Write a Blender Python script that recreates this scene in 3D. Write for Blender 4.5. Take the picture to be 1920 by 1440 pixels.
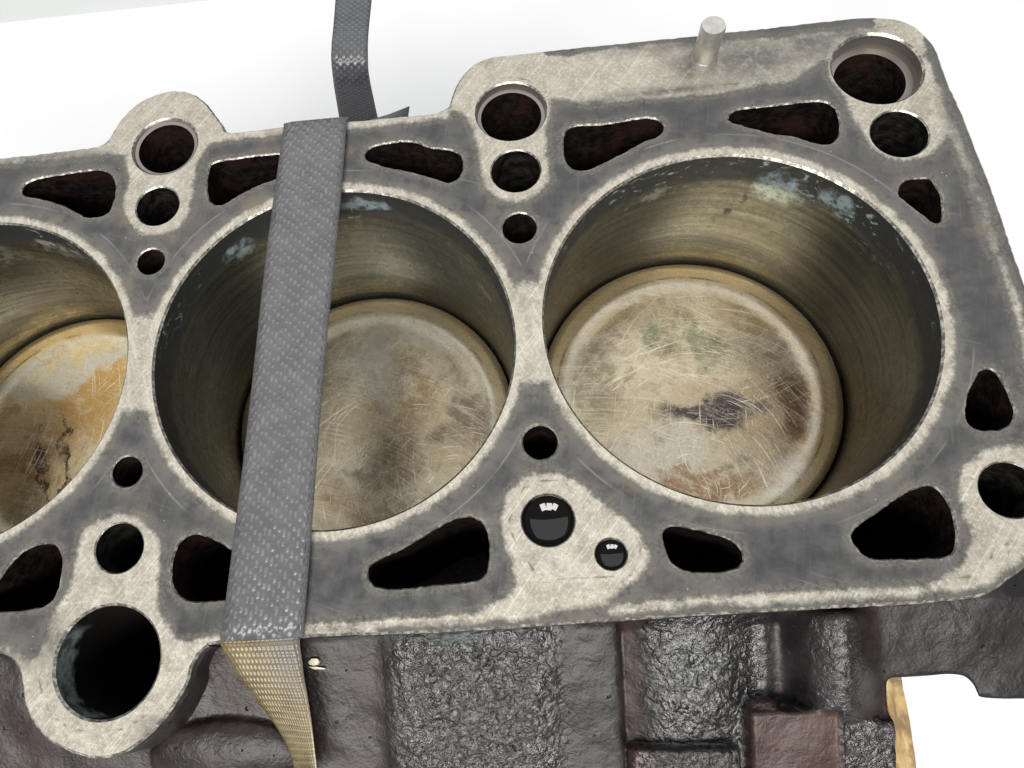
import bpy, bmesh, math, random
import numpy as np
from mathutils import Matrix, Vector, noise as mnoise
from mathutils.geometry import delaunay_2d_cdt
random.seed(7); rng = np.random.default_rng(7)
scene = bpy.context.scene
for o in list(bpy.data.objects): bpy.data.objects.remove(o)

# ------------------------------------------------------------------ camera
D0 = 0.300                      # height of the deck face above the white table
F, PX, PY = 1390.0, -124.237, 66.226
RM = np.array([[0.99449086, 0.06829218, 0.07952431],
               [-0.03967743, 0.94744712, -0.31744236],
               [-0.09702391, 0.3125382, 0.94493716]])
CAM = np.array([0.037484, -0.0683998, 0.148086])     # metres, z relative to the deck
cd = bpy.data.cameras.new('camera'); cam = bpy.data.objects.new('camera', cd)
scene.collection.objects.link(cam); scene.camera = cam
cd.sensor_width = 36; cd.lens = F / 1920 * 36; cd.clip_start = .005; cd.clip_end = 50
cd.shift_x = -PX / 1920; cd.shift_y = PY / 1920
m4 = Matrix.Identity(4)
for i in range(3):
    for j in range(3): m4[i][j] = RM[i, j]
    m4[i][3] = CAM[i] + (D0 if i == 2 else 0)
cam.matrix_world = m4

# ------------------------------------------------------------------ light
w = bpy.data.worlds.new('World'); scene.world = w; w.use_nodes = True
bg = w.node_tree.nodes['Background']
bg.inputs[0].default_value = (.96, .98, 1, 1); bg.inputs[1].default_value = .15
def window_lamp(x, y, z, sx, sy, power):
    l = bpy.data.lights.new('window_light', 'AREA'); l.shape = 'RECTANGLE'; l.size = sx; l.size_y = sy
    l.energy = power; l.color = (1, .985, .955)
    o = bpy.data.objects.new('window_light', l); scene.collection.objects.link(o)
    o.location = (x, y, z)
    o.rotation_euler = (Vector((0.03, 0, D0)) - Vector((x, y, z))).to_track_quat('-Z', 'Y').to_euler()
for x in (-.72, -.14, .44): window_lamp(x, -1.20, D0 + 1.45, .52, .66, 21)
def ceiling_lamp():
    l = bpy.data.lights.new('ceiling_light', 'AREA'); l.shape = 'RECTANGLE'; l.size = 7.0; l.size_y = 5.0; l.energy = 118; l.color = (.97, .985, 1)
    o = bpy.data.objects.new('ceiling_light', l); COLL = scene.collection; COLL.objects.link(o); o.location = (-.3, 2.45, D0 + 2.1)
ceiling_lamp()
scene.view_settings.view_transform = 'Standard'; scene.view_settings.look = 'None'
scene.view_settings.exposure = 0; scene.view_settings.gamma = 1
scene.render.engine = 'CYCLES'

# ------------------------------------------------------------------ pixel helpers
def rays(p):
    p = np.atleast_2d(np.array(p, float))
    return np.stack([(p[:, 0] - 960 - PX) / F, -(p[:, 1] - 720 - PY) / F, -np.ones(len(p))], 1) @ RM.T
def at_z(p, z=0.):              # photo pixel -> point on the plane z (relative to the deck)
    d = rays(p); return CAM + d * ((z - CAM[2]) / d[:, 2])[:, None]
def at_depth(p, dep): return CAM + rays(p) * np.asarray(dep, float).reshape(-1, 1)
def proj(P):
    q = (np.asarray(P) - CAM) @ RM
    return np.stack([960 + PX - F * q[:, 0] / q[:, 2], 720 + PY + F * q[:, 1] / q[:, 2]], 1)
def crop(s, ox, oy, k=3.): # points read in an enlarged crop
    return np.array([[float(a) / k + ox, float(b) / k + oy] for a, b in (t.split(',') for t in s.split())])
def px(s): return crop(s, 0, 0, 1.)

# ------------------------------------------------------------------ mesh helpers
COL = scene.collection
def mesh_obj(name, verts, faces, mat, parent=None, smooth=True, mats=None, fm=None, local=False):
    me = bpy.data.meshes.new(name)
    v = np.array(verts, float)
    if not local:
        v = v + np.array([0, 0, D0])
        if parent is not None: v = v - np.array(parent.location)
    me.from_pydata(v.tolist(), [], faces); me.update()
    for m in (mats or [mat]): me.materials.append(m)
    if fm is not None: me.polygons.foreach_set('material_index', fm)
    me.polygons.foreach_set('use_smooth', [smooth] * len(me.polygons))
    o = bpy.data.objects.new(name, me); COL.objects.link(o)
    if parent is not None: o.parent = parent
    return o
def attr(o, name, vals):
    a = o.data.attributes.new(name, 'FLOAT', 'POINT'); a.data.foreach_set('value', np.asarray(vals, np.float32))
def empty(name, loc, label, cat, group=None):
    o = bpy.data.objects.new(name, None); COL.objects.link(o); o.location = loc; o.empty_display_size = .02
    o['label'] = label; o['category'] = cat
    if group: o['group'] = group
    return o
def autosmooth(o, ang=35):
    me = o.data; bm = bmesh.new(); bm.from_mesh(me)
    for e in bm.edges:
        if len(e.link_faces) == 2 and e.calc_face_angle(0) > math.radians(ang): e.smooth = False
    bm.to_mesh(me); bm.free()
def fbm(p, s, oct=3, off=0.):
    out = np.empty(len(p))
    for i, q in enumerate(p): out[i] = mnoise.fractal(Vector((q[0] * s + off, q[1] * s, q[2] * s)), 1., 2., oct)
    return out
def closed_spline(P, step):
    P = np.asarray(P, float); n = len(P); out = []
    for i in range(n):
        a, b, c, d = P[i - 1], P[i], P[(i + 1) % n], P[(i + 2) % n]
        k = max(2, int(np.linalg.norm(c - b) / step))
        for t in np.arange(k) / k:
            out.append(.5 * (2 * b + (c - a) * t + (2 * a - 5 * b + 4 * c - d) * t * t + (3 * b - a - 3 * c + d) * t ** 3))
    return np.array(out)
def area2(P): return np.sum(P[:, 0] * np.roll(P[:, 1], -1) - np.roll(P[:, 0], -1) * P[:, 1])
def offset(P, d):               # grow a counter-clockwise loop by d
    t = np.roll(P, -1, 0) - np.roll(P, 1, 0); t /= np.linalg.norm(t, axis=1)[:, None] + 1e-12
    return P + d * np.stack([t[:, 1], -t[:, 0]], 1)
def inside(Q, P):
    c = np.zeros(len(Q), bool); x, y = Q[:, 0], Q[:, 1]
    for a, b in zip(P, np.roll(P, -1, 0)):
        m = ((a[1] > y) != (b[1] > y))
        if not m.any(): continue
        c ^= m & (x < (b[0] - a[0]) * (y - a[1]) / (b[1] - a[1] + 1e-30) + a[0])
    return c
def dist_seg(Q, P, closed=True):
    best = np.full(len(Q), 9.)
    A = P if closed else P[:-1]; B = np.roll(P, -1, 0) if closed else P[1:]
    for a, b in zip(A, B):
        ab = b - a; t = np.clip(((Q - a) @ ab) / (ab @ ab + 1e-18), 0, 1)
        d = Q - (a + t[:, None] * ab); best = np.minimum(best, np.einsum('ij,ij->i', d, d))
    return np.sqrt(best)
def sdf(Q, P): d = dist_seg(Q, P); return np.where(inside(Q, P), d, -d)    # positive inside
def sst(a, b, x): t = np.clip((x - a) / (b - a), 0, 1); return t * t * (3 - 2 * t)

# ------------------------------------------------------------------ material helpers
class NT:
    def __init__(s, name):
        s.m = bpy.data.materials.new(name); s.m.use_nodes = True; s.t = s.m.node_tree
        s.b = s.t.nodes['Principled BSDF']; s.pos = s.t.nodes.new('ShaderNodeNewGeometry').outputs['Position']
        s.tc = s.t.nodes.new('ShaderNodeTexCoord')
    def link(s, a, b): s.t.links.new(a, b)
    def val(s, sock, v):
        if hasattr(v, 'is_output'): s.link(v, sock)
        elif isinstance(v, (tuple, list)) and len(v) == 3 and sock.type == 'RGBA': sock.default_value = (*v, 1)
        else: sock.default_value = v
    def math(s, op, a, b=0., c=None, clamp=False):
        n = s.t.nodes.new('ShaderNodeMath'); n.operation = op; n.use_clamp = clamp
        s.val(n.inputs[0], a); s.val(n.inputs[1], b)
        if c is not None: s.val(n.inputs[2], c)
        return n.outputs[0]
    def attr(s, name):
        n = s.t.nodes.new('ShaderNodeAttribute'); n.attribute_name = name; return n.outputs['Fac']
    def mapping(s, v, loc=(0, 0, 0), rot=(0, 0, 0), scale=(1, 1, 1)):
        n = s.t.nodes.new('ShaderNodeMapping'); s.link(v, n.inputs[0])
        n.inputs[1].default_value = loc; n.inputs[2].default_value = rot; n.inputs[3].default_value = scale
        return n.outputs[0]
    def noise(s, v, scale, detail=4., rough=.55, dist=0.):
        n = s.t.nodes.new('ShaderNodeTexNoise'); s.link(v, n.inputs['Vector'])
        n.inputs['Scale'].default_value = scale; n.inputs['Detail'].default_value = detail
        n.inputs['Roughness'].default_value = rough; n.inputs['Distortion'].default_value = dist
        return n.outputs['Fac']
    def voronoi(s, v, scale, feat='F1', out='Distance'):
        n = s.t.nodes.new('ShaderNodeTexVoronoi'); n.feature = feat; s.link(v, n.inputs['Vector'])
        n.inputs['Scale'].default_value = scale; return n.outputs[out]
    def ramp(s, v, a, b, lo=0., hi=1., smooth=True):
        n = s.t.nodes.new('ShaderNodeMapRange'); n.interpolation_type = 'SMOOTHSTEP' if smooth else 'LINEAR'
        s.val(n.inputs['Value'], v)
        for k, x in zip(('From Min', 'From Max', 'To Min', 'To Max'), (a, b, lo, hi)): s.val(n.inputs[k], x)
        return n.outputs[0]
    def mix(s, f, a, b, mode='MIX'):
        n = s.t.nodes.new('ShaderNodeMix'); n.data_type = 'RGBA'; n.blend_type = mode
        s.val(n.inputs[0], f); s.val(n.inputs[6], a); s.val(n.inputs[7], b); return n.outputs[2]
    def sep(s, v):
        n = s.t.nodes.new('ShaderNodeSeparateXYZ'); s.link(v, n.inputs[0]); return n.outputs
    def comb(s, x, y, z):
        n = s.t.nodes.new('ShaderNodeCombineXYZ')
        for i, q in enumerate((x, y, z)): s.val(n.inputs[i], q)
        return n.outputs[0]
    def vadd(s, a, b, op='ADD'):
        n = s.t.nodes.new('ShaderNodeVectorMath'); n.operation = op; s.val(n.inputs[0], a); s.val(n.inputs[1], b)
        return n.outputs[0]
    def bump(s, h, strength, dist, normal=None):
        n = s.t.nodes.new('ShaderNodeBump'); s.link(h, n.inputs['Height'])
        s.val(n.inputs['Strength'], strength); n.inputs['Distance'].default_value = dist
        if normal is not None: s.link(normal, n.inputs['Normal'])
        return n.outputs[0]
    def out(s, col, rough=.5, metal=0., normal=None, spec=.5, **kw):
        s.val(s.b.inputs['Base Color'], col); s.val(s.b.inputs['Roughness'], rough); s.val(s.b.inputs['Metallic'], metal)
        s.val(s.b.inputs['Specular IOR Level'], spec)
        if normal is not None: s.link(normal, s.b.inputs['Normal'])
        for k, v in kw.items(): s.val(s.b.inputs[k], v)
        return s.m

def streaks(n, v, rot, lo, hi, sx=60, sy=2600, off=(0, 0, 0)):     # fine parallel scratches
    q = n.mapping(n.mapping(v, off, (0, 0, rot)), scale=(sx, sy, 1))
    return n.ramp(n.noise(q, 1., 3., .6), lo, hi)
def arcs(n, v, centre, lo, hi, rs=3200, an=9, seed=0.):           # scratches that follow arcs about a point
    p = n.vadd(v, tuple(-c for c in centre)); x, y, z = n.sep(p)
    r = n.math('SQRT', n.math('ADD', n.math('MULTIPLY', x, x), n.math('MULTIPLY', y, y)))
    a = n.math('ARCTAN2', y, x)
    return n.ramp(n.noise(n.comb(n.math('MULTIPLY', r, rs), n.math('MULTIPLY', a, an), seed), 1., 2., .5), lo, hi)

# ---- deck face: dark gasket print with scraped bare metal
def mat_deck():
    n = NT('deck_metal'); p = n.pos
    sb, br, ln, bg_ = n.attr('bare'), n.attr('bore'), n.attr('line'), n.attr('stain')
    n1 = n.noise(p, 260, 5, .6); n2 = n.noise(p, 1300, 4, .65); n3 = n.noise(p, 55, 3, .5); n4 = n.noise(p, 4200, 3, .6)
    jit = n.math('ADD', n.math('MULTIPLY', n.math('SUBTRACT', n1, .5), .0020), n.math('MULTIPLY', n.math('SUBTRACT', n2, .5), .0013))
    bare = n.ramp(n.math('ADD', n.math('ADD', sb, jit), n.math('MULTIPLY', n.math('SUBTRACT', n4, .5), .0012)), -.0005, .0011)
    smear = n.math('MULTIPLY', n.ramp(n.math('ADD', sb, n.math('MULTIPLY', n.math('SUBTRACT', n3, .5), .012)), -.0055, .0), n.ramp(n1, .25, .65, .15, .75))
    halo = n.ramp(n.math('ABSOLUTE', n.math('ADD', n.math('ADD', sb, jit), .0007)), 0., .0011, 1., 0.)
    # gasket grey
    g = n.mix(n.ramp(n1, .3, .72), (.050, .050, .0505), (.080, .080, .081))
    g = n.mix(n.math('MULTIPLY', n.ramp(n3, .45, .7), .25), g, (.096, .090, .080))
    lightsc = n.math('MULTIPLY', streaks(n, p, .35, .66, .74, 40, 3800), .45)
    g = n.mix(lightsc, g, (.33, .33, .33))
    g = n.mix(n.math('MULTIPLY', streaks(n, p, 1.75, .56, .74, 90, 2600), .30), g, (.155, .155, .155))
    rings = arcs(n, p, (.088, 0, 0), .60, .78, 1500, 3)
    rr = n.math('MULTIPLY', n.ramp(br, .0025, .007, 1., 0.), .55)
    g = n.mix(n.math('MULTIPLY', rr, n.ramp(n1, .3, .6)), g, (.15, .144, .13))
    arcline = n.ramp(n.math('ABSOLUTE', n.math('SUBTRACT', br, .0058)), .00005, .00030, .26, 0.)
    g = n.mix(n.math('MULTIPLY', arcline, n.ramp(n3, .46, .58)), g, (.48, .47, .44))
    spk = n.ramp(n.voronoi(p, 420), .03, .09, 1., 0.)
    g = n.mix(n.math('MULTIPLY', spk, n.ramp(n3, .50, .62)), g, (.48, .47, .45))
    g = n.mix(n.math('MULTIPLY', smear, .6), g, (.155, .147, .132))
    # bare metal
    b = n.mix(n.ramp(n1, .28, .75), (.345, .312, .248), (.50, .465, .392))
    b = n.mix(n.math('MULTIPLY', n.ramp(n2, .48, .68), .50), b, (.70, .67, .60))
    b = n.mix(n.math('MULTIPLY', n.ramp(n4, .50, .70), .42), b, (.16, .145, .118))
    b = n.mix(n.math('MULTIPLY', n.ramp(n2, .48, .32), .30), b, (.30, .265, .205))
    b = n.mix(n.math('MULTIPLY', streaks(n, p, .75, .58, .72, 60, 1700), .40), b, (.25, .225, .18))
    b = n.mix(n.math('MULTIPLY', streaks(n, p, -.9, .52, .72, 45, 2600), .55), b, (.68, .655, .60))
    pit = n.ramp(n.noise(p, 700, 5, .7), .625, .665)
    b = n.mix(n.math('MULTIPLY', pit, .6), b, (.16, .15, .13))
    b = n.mix(n.math('MULTIPLY', bg_, n.ramp(n.noise(p, 420, 5, .7), .30, .60, .45, .95)), b, (.125, .119, .110))
    rad = n.ramp(br, .0030, .0022)                                    # fire ring: radial brushing
    b = n.mix(n.math('MULTIPLY', rad, n.math('MULTIPLY', streaks(n, p, 1.25, .42, .68, 120, 1500), .5)), b, (.66, .61, .50))
    c = n.mix(bare, g, b)
    c = n.mix(n.math('MULTIPLY', halo, n.ramp(n2, .38, .6)), c, (.14, .125, .105))
    lw = n.math('ADD', ln, n.math('MULTIPLY', n.math('SUBTRACT', n1, .5), .0004))
    c = n.mix(n.math('MULTIPLY', n.ramp(lw, .00010, .00042, 1., 0.), n.ramp(n2, .35, .55, .30, .85)), c, (.14, .12, .09))
    br_ = n.math('MULTIPLY', n.ramp(n.noise(p, 90, 4, .6), .56, .74), .45)
    c = n.mix(br_, c, (.21, .165, .115))
    rough = n.math('ADD', n.ramp(n1, .3, .7, .33, .50), n.math('MULTIPLY', bare, .06))
    h = n.math('ADD', n.math('MULTIPLY', n2, .6), n.math('ADD', n.math('MULTIPLY', n4, .35), n.math('MULTIPLY', bare, -.9)))
    return n.out(c, rough, n.math('ADD', .45, n.math('MULTIPLY', bare, .15)), n.bump(h, .45, .00022))
def mat_edge():
    n = NT('bare_edge_metal'); v = n.noise(n.pos, 900, 4, .6)
    c = n.mix(n.ramp(v, .40, .72), (.17, .16, .135), (.66, .63, .57))
    return n.out(c, .32, .7, n.bump(v, .5, .0002))
def mat_lip():
    n = NT('deck_side_metal'); p = n.pos; v = n.noise(p, 350, 5, .65); q = n.noise(p, 110, 3, .5)
    c = n.mix(n.ramp(v, .35, .7), (.03, .028, .025), (.11, .10, .088))
    c = n.mix(n.math('MULTIPLY', n.ramp(q, .56, .68), .4), c, (.07, .11, .10))
    return n.out(c, .38, .3, n.bump(v, .6, .0004))
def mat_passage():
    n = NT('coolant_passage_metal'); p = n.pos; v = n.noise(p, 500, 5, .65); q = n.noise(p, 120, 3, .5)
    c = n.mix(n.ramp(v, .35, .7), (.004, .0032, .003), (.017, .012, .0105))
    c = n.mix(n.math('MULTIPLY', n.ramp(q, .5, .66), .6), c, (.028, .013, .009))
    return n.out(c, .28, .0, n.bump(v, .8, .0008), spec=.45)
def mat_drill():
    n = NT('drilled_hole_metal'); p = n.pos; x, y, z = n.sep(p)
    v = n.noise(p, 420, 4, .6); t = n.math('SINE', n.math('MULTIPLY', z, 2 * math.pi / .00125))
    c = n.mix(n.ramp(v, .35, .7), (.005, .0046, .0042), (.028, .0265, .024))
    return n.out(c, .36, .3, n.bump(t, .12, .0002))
def mat_counterbore():
    n = NT('counterbore_metal'); p = n.pos; x, y, z = n.sep(p)
    v = n.noise(n.mapping(p, scale=(60, 60, 1500)), 1., 3.)
    c = n.mix(v, (.17, .15, .135), (.32, .285, .255)); return n.out(c, .33, .7, n.bump(v, .3, .0001))
# ---- cylinder bore
def mat_bore(seed, dim, patches):
    n = NT('honed_bore_metal'); o = n.tc.outputs['Object']; x, y, z = n.sep(o); so = n.mapping(o, (0, 0, seed * .1))
    a = n.math('ARCTAN2', y, x); warp = n.noise(so, 13, 2, .45)
    zz = n.math('ADD', z, n.math('MULTIPLY', n.math('SUBTRACT', warp, .5), .012))
    zz = n.math('ADD', zz, n.math('MULTIPLY', n.math('SINE', n.math('ADD', a, .7)), .003))
    st = n.noise(n.comb(n.math('MULTIPLY', a, 1.1), n.math('MULTIPLY', zz, 620), 0.), 1., 5., .62)
    st2 = n.noise(n.comb(n.math('MULTIPLY', a, 2.2), n.math('MULTIPLY', zz, 2100), 3.), 1., 3., .6)
    n1 = n.noise(so, 60, 4, .55); n2 = n.noise(so, 420, 5, .65)
    c = n.mix(n.ramp(st, .30, .72), tuple(k * dim for k in (.036, .037, .031)), tuple(k * dim for k in (.092, .092, .077)))
    c = n.mix(n.math('MULTIPLY', n.ramp(st2, .5, .72), .5), c, tuple(k * dim for k in (.155, .155, .132)))
    c = n.mix(n.math('MULTIPLY', n.ramp(n1, .5, .7), .5), c, (.034, .036, .026))
    c = n.mix(n.math('MULTIPLY', n.ramp(st2, .66, .72), n.ramp(n1, .45, .6, 0., .5)), c, (.62, .61, .54))
    edge = n.math('ADD', z, n.math('MULTIPLY', n.math('SUBTRACT', n2, .5), .004))
    edge = n.math('ADD', edge, n.math('MULTIPLY', n.math('SUBTRACT', n1, .5), .006))
    top = n.ramp(edge, -.0115, -.0070)                                   # unswept band below the deck
    c = n.mix(n.math('MULTIPLY', top, .93), c, (.018, .02, .021))
    lint = n.noise(n.mapping(so, scale=(1, 1, 1.6)), 210, 6, .72, 1.6)
    lm = n.math('MULTIPLY', n.ramp(lint, .58, .65), n.math('MULTIPLY', n.ramp(z, -.016, -.008), n.ramp(n.noise(so, 34, 2, .5), .48, .58)))
    c = n.mix(n.math('MULTIPLY', lm, .85), c, (.33, .40, .42))
    for (pa, pz, da, dz_, col, amt) in patches:
        e = n.math('ADD', n.math('POWER', n.math('DIVIDE', n.math('SUBTRACT', a, pa), da), 2.), n.math('POWER', n.math('DIVIDE', n.math('SUBTRACT', z, pz), dz_), 2.))
        e = n.math('ADD', e, n.math('MULTIPLY', n.math('SUBTRACT', n.noise(so, 190, 5, .7), .5), 3.2))
        c = n.mix(n.math('MULTIPLY', n.ramp(e, 1.2, .2), n.math('MULTIPLY', n.ramp(n2, .36, .6), amt)), c, col)
    dr = n.noise(n.comb(n.math('MULTIPLY', a, 26), n.math('MULTIPLY', z, 30), 1.), 1., 3., .5)
    c = n.mix(n.math('MULTIPLY', n.ramp(dr, .66, .74), .55), c, (.04, .036, .025))
    rough = n.ramp(n2, .3, .7, .22, .33)
    rough = n.math('ADD', rough, n.math('MULTIPLY', top, .22))
    return n.out(c, rough, n.math('SUBTRACT', .8, n.math('MULTIPLY', top, .75)), n.bump(n.math('ADD', st, n.math('MULTIPLY', st2, .5)), .22, .0002), spec=.3)
# ---- piston crowns
def mat_piston(name, base, hi, low, blobs, seed, scr, amp=.75):
    n = NT(name); o = n.tc.outputs['Object']; x, y, z = n.sep(o)
    s = n.mapping(o, (seed, seed * .7, 0))
    n1 = n.noise(s, 70, 5, .6); n2 = n.noise(s, 330, 5, .65); n3 = n.noise(s, 1700, 4, .65); n0 = n.noise(s, 26, 3, .5)
    r = n.math('SQRT', n.math('ADD', n.math('MULTIPLY', x, x), n.math('MULTIPLY', y, y)))
    base, hi, low = [tuple(min(.9, k * 1.02) for k in q) for q in (base, hi, low)]
    c = n.mix(n.ramp(n1, .3, .72), base, hi)
    c = n.mix(n.math('MULTIPLY', n.ramp(n0, .44, .66), .75), c, low)
    c = n.mix(n.math('MULTIPLY', n.ramp(n2, .48, .68), .6), c, low)
    c = n.mix(n.math('MULTIPLY', n.ramp(n.noise(s, 140, 5, .68, .5), .52, .68), .55), c, tuple(k * .5 for k in low))
    wx = n.vadd(o, n.vadd(n.comb(n.math('SUBTRACT', n1, .5), n.math('SUBTRACT', n.noise(s, 71.3, 5, .6, .4), .5), 0.), (.030, .030, 0), 'MULTIPLY'))
    for (bx, by, ra, rb, rot, col, amt) in blobs:
        q = n.mapping(wx, (-bx, -by, 0)); q = n.mapping(q, rot=(0, 0, -rot)); q = n.mapping(q, scale=(1 / ra, 1 / rb, 0))
        lv = n.t.nodes.new('ShaderNodeVectorMath'); lv.operation = 'LENGTH'; n.link(q, lv.inputs[0])
        f = n.ramp(lv.outputs['Value'], 1.25, .45)
        f = n.math('MULTIPLY', n.math('MULTIPLY', f, amt), n.ramp(n2, .30, .55, .45, 1.))
        c = n.mix(f, c, col)
    land = n.ramp(r, .0345, .0360)
    c = n.mix(n.math('MULTIPLY', land, n.ramp(n1, .3, .6, .3, .85)), c, tuple(k * q for k, q in zip(base, (1.0, .88, .62))))
    step = n.ramp(n.math('ABSOLUTE', n.math('SUBTRACT', n.math('ADD', r, n.math('MULTIPLY', n.math('SUBTRACT', n1, .5), .0026)), .0334)), .0002, .0021, 1., 0.)
    c = n.mix(n.math('MULTIPLY', step, n.ramp(n2, .3, .6, .15, .62)), c, (.62, .58, .47))  # pale highlight along the dish step, painted into the colour
    ln = n.math('MULTIPLY', n.ramp(n.math('ABSOLUTE', n.math('SUBTRACT', r, .0357)), .0001, .0005, 1., 0.), n.ramp(n1, .45, .6, 0., .7))
    c = n.mix(ln, c, (.10, .075, .045))
    c = n.mix(n.math('MULTIPLY', n.ramp(n3, .54, .72), .5), c, tuple(k * .35 for k in base))
    c = n.mix(n.math('MULTIPLY', n.ramp(n3, .46, .30), .35), c, (.78, .74, .64))
    brush = n.math('MULTIPLY', arcs(n, o, (-.03, -.07, 0), .50, .75, 2600, 5, seed), .35)
    c = n.mix(brush, c, (.70, .66, .55))
    dish = n.ramp(r, .0335, .0300)
    sm = 0.
    for k, (cx, cy, lo, hi_) in enumerate(scr):                 # bright wire-brush scratches
        a_ = arcs(n, n.vadd(o, n.vadd(n.comb(n.math('SUBTRACT', n0, .5), n.math('SUBTRACT', n1, .5), 0.), (.003, .003, 0), 'MULTIPLY')), (cx, cy, 0), lo - .095, hi_ - .085, 2300 + 260 * k, 1.5 + .35 * k, seed + k * 7.3)
        g = n.ramp(n.noise(n.mapping(o, (seed + 3.1 * k, 1.7 * k, 0)), 48, 2, .5), .40, .56)
        c = n.mix(n.math('MULTIPLY', n.math('MULTIPLY', a_, g), n.math('MULTIPLY', dish, amp)), c, (.84, .78, .60))
    h = n.math('ADD', n.math('MULTIPLY', n2, .7), n.math('MULTIPLY', n3, .4))
    return n.out(c, n.ramp(n1, .3, .7, .20, .34), .72, n.bump(h, .35, .00024))
def mat_skirt():
    n = NT('piston_side_metal'); v = n.noise(n.pos, 300, 4)
    return n.out(n.mix(v, (.02, .018, .014), (.07, .06, .05)), .45, .3)
# ---- rough oily casting
def mat_casting():
    n = NT('oily_cast_iron'); p = n.pos; ru, rg = n.attr('rust'), n.attr('rough')
    n1 = n.noise(p, 130, 5, .6); n2 = n.noise(p, 700, 5, .65); n0 = n.noise(p, 40, 3, .5)
    v = n.noise(n.mapping(p, scale=(1, 1, .7)), 560, 3, .5, 1.1)
    c = n.mix(n.ramp(n1, .32, .7), (.007, .006, .006), (.021, .0185, .019))
    c = n.mix(n.math('MULTIPLY', n.ramp(n0, .48, .66), .7), c, (.018, .011, .009))
    c = n.mix(n.math('MULTIPLY', n.ramp(n2, .60, .70), .5), c, (.045, .041, .039))
    pits = n.ramp(n.noise(p, 420, 4, .6), .69, .75)
    c = n.mix(n.math('MULTIPLY', pits, .8), c, (.010, .008, .008))
    rc = n.mix(n.ramp(n1, .3, .7), (.022, .0105, .008), (.062, .030, .022))
    rc = n.mix(n.ramp(n2, .55, .7), rc, (.035, .022, .02))
    c = n.mix(n.math('MULTIPLY', ru, n.ramp(n1, .25, .5, .7, 1.)), c, rc)
    te = n.attr('teal'); c = n.mix(n.math('MULTIPLY', te, n.ramp(n2, .3, .6, .4, 1.)), c, n.mix(n.ramp(n1, .35, .65), (.010, .013, .011), (.030, .040, .035)))
    h = n.math('ADD', n.math('MULTIPLY', n.math('MULTIPLY', n2, n.math('ADD', rg, .35)), .22), n.math('MULTIPLY', n.math('MULTIPLY', v, rg), .78))
    h = n.math('SUBTRACT', h, n.math('MULTIPLY', pits, .6))
    return n.out(c, n.math('ADD', n.ramp(rg, .15, .8, .42, .18), n.math('MULTIPLY', n.math('SUBTRACT', n1, .5), .25)), 0., n.bump(h, 1., .0015), spec=n.ramp(rg, .15, .8, .38, 1.))
def mat_body():
    n = NT('crankcase_iron'); v = n.noise(n.pos, 300, 4)
    return n.out(n.mix(v, (.010, .008, .008), (.035, .028, .027)), .4, 0., n.bump(v, .6, .001))
# ---- plastic strapping band
def mat_strap(name, c0, c1, hi, amt, pu=.00100, pv=.0026, grey=0., stag=2.2, wb=9.):
    n = NT(name); uv = n.tc.outputs['UV']; u, v, _ = n.sep(uv)
    a = n.math('MULTIPLY', u, math.pi / pu); b = n.math('MULTIPLY', v, math.pi / pv)
    if stag is None: k = n.math('MULTIPLY', n.math('SINE', n.math('ADD', a, b)), n.math('SINE', n.math('SUBTRACT', a, n.math('MULTIPLY', b, .75))))
    else:                                                          # columns of short raised dashes, shifted from column to column
        cl = n.math('FLOOR', n.math('DIVIDE', u, pu)); wob = n.noise(n.comb(n.math('MULTIPLY', cl, 3.7), n.math('MULTIPLY', v, 260), 0.), 1., 2., .5)
        k = n.math('MULTIPLY', n.math('ABSOLUTE', n.math('SINE', a)), n.math('SINE', n.math('ADD', n.math('ADD', n.math('MULTIPLY', b, 2.), n.math('MULTIPLY', cl, stag)), n.math('MULTIPLY', wob, wb))))
    n1 = n.noise(n.pos, 220, 4, .6); n2 = n.noise(n.pos, 1800, 3, .6)
    kk = n.math('ADD', k, n.math('MULTIPLY', n.math('SUBTRACT', n2, .5), .9))
    c = n.mix(n.ramp(n1, .3, .7), c0, c1)
    c = n.mix(n.math('MULTIPLY', n.ramp(kk, .2, 1.0), amt), c, hi)
    if grey: c = n.mix(n.math('MULTIPLY', n.ramp(u, .004, .014), n.ramp(v, .012, .034, 0., grey)), c, (.13, .125, .115))
    sc = streaks(n, n.pos, 1.45, .66, .74, 60, 2600)
    c = n.mix(n.math('MULTIPLY', sc, .3), c, hi)
    edge = n.ramp(n.math('ABSOLUTE', n.math('SUBTRACT', u, .008)), .0072, .0076)
    h = n.math('ADD', n.math('MULTIPLY', k, n.math('SUBTRACT', 1., edge)), n.math('MULTIPLY', n2, .3))
    return n.out(c, n.ramp(n1, .3, .7, .26, .38), 0., n.bump(h, .6, .00018), spec=.5)
def mat_wood():
    n = NT('rough_wood'); p = n.pos
    g = n.noise(n.mapping(p, scale=(220, 26, 160)), 1., 5, .6, .8); q = n.noise(p, 80, 4, .6)
    c = n.mix(n.ramp(g, .3, .7), (.20, .115, .045), (.62, .45, .21)); c = n.mix(n.ramp(q, .46, .62), c, (.20, .13, .065))
    return n.out(c, .7, 0., n.bump(g, .6, .001))
def mat_simple(name, col, rough, metal=0., var=.15, ns=300, bump=.0):
    n = NT(name); v = n.noise(n.pos, ns, 4, .6)
    c = n.mix(v, tuple(k * (1 - var) for k in col), tuple(min(1, k * (1 + var)) for k in col))
    return n.out(c, rough, metal, n.bump(v, .5, bump) if bump else None)
def mat_white(name, col):
    n = NT(name); v = n.noise(n.pos, 6, 3, .5); d = n.ramp(n.voronoi(n.pos, 26), .012, .03, .10, 0.)
    c = n.mix(n.ramp(v, .3, .7), tuple(k * .965 for k in col), col); c = n.mix(d, c, (.55, .55, .55))
    return n.out(c, .5, 0., spec=.3)

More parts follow.
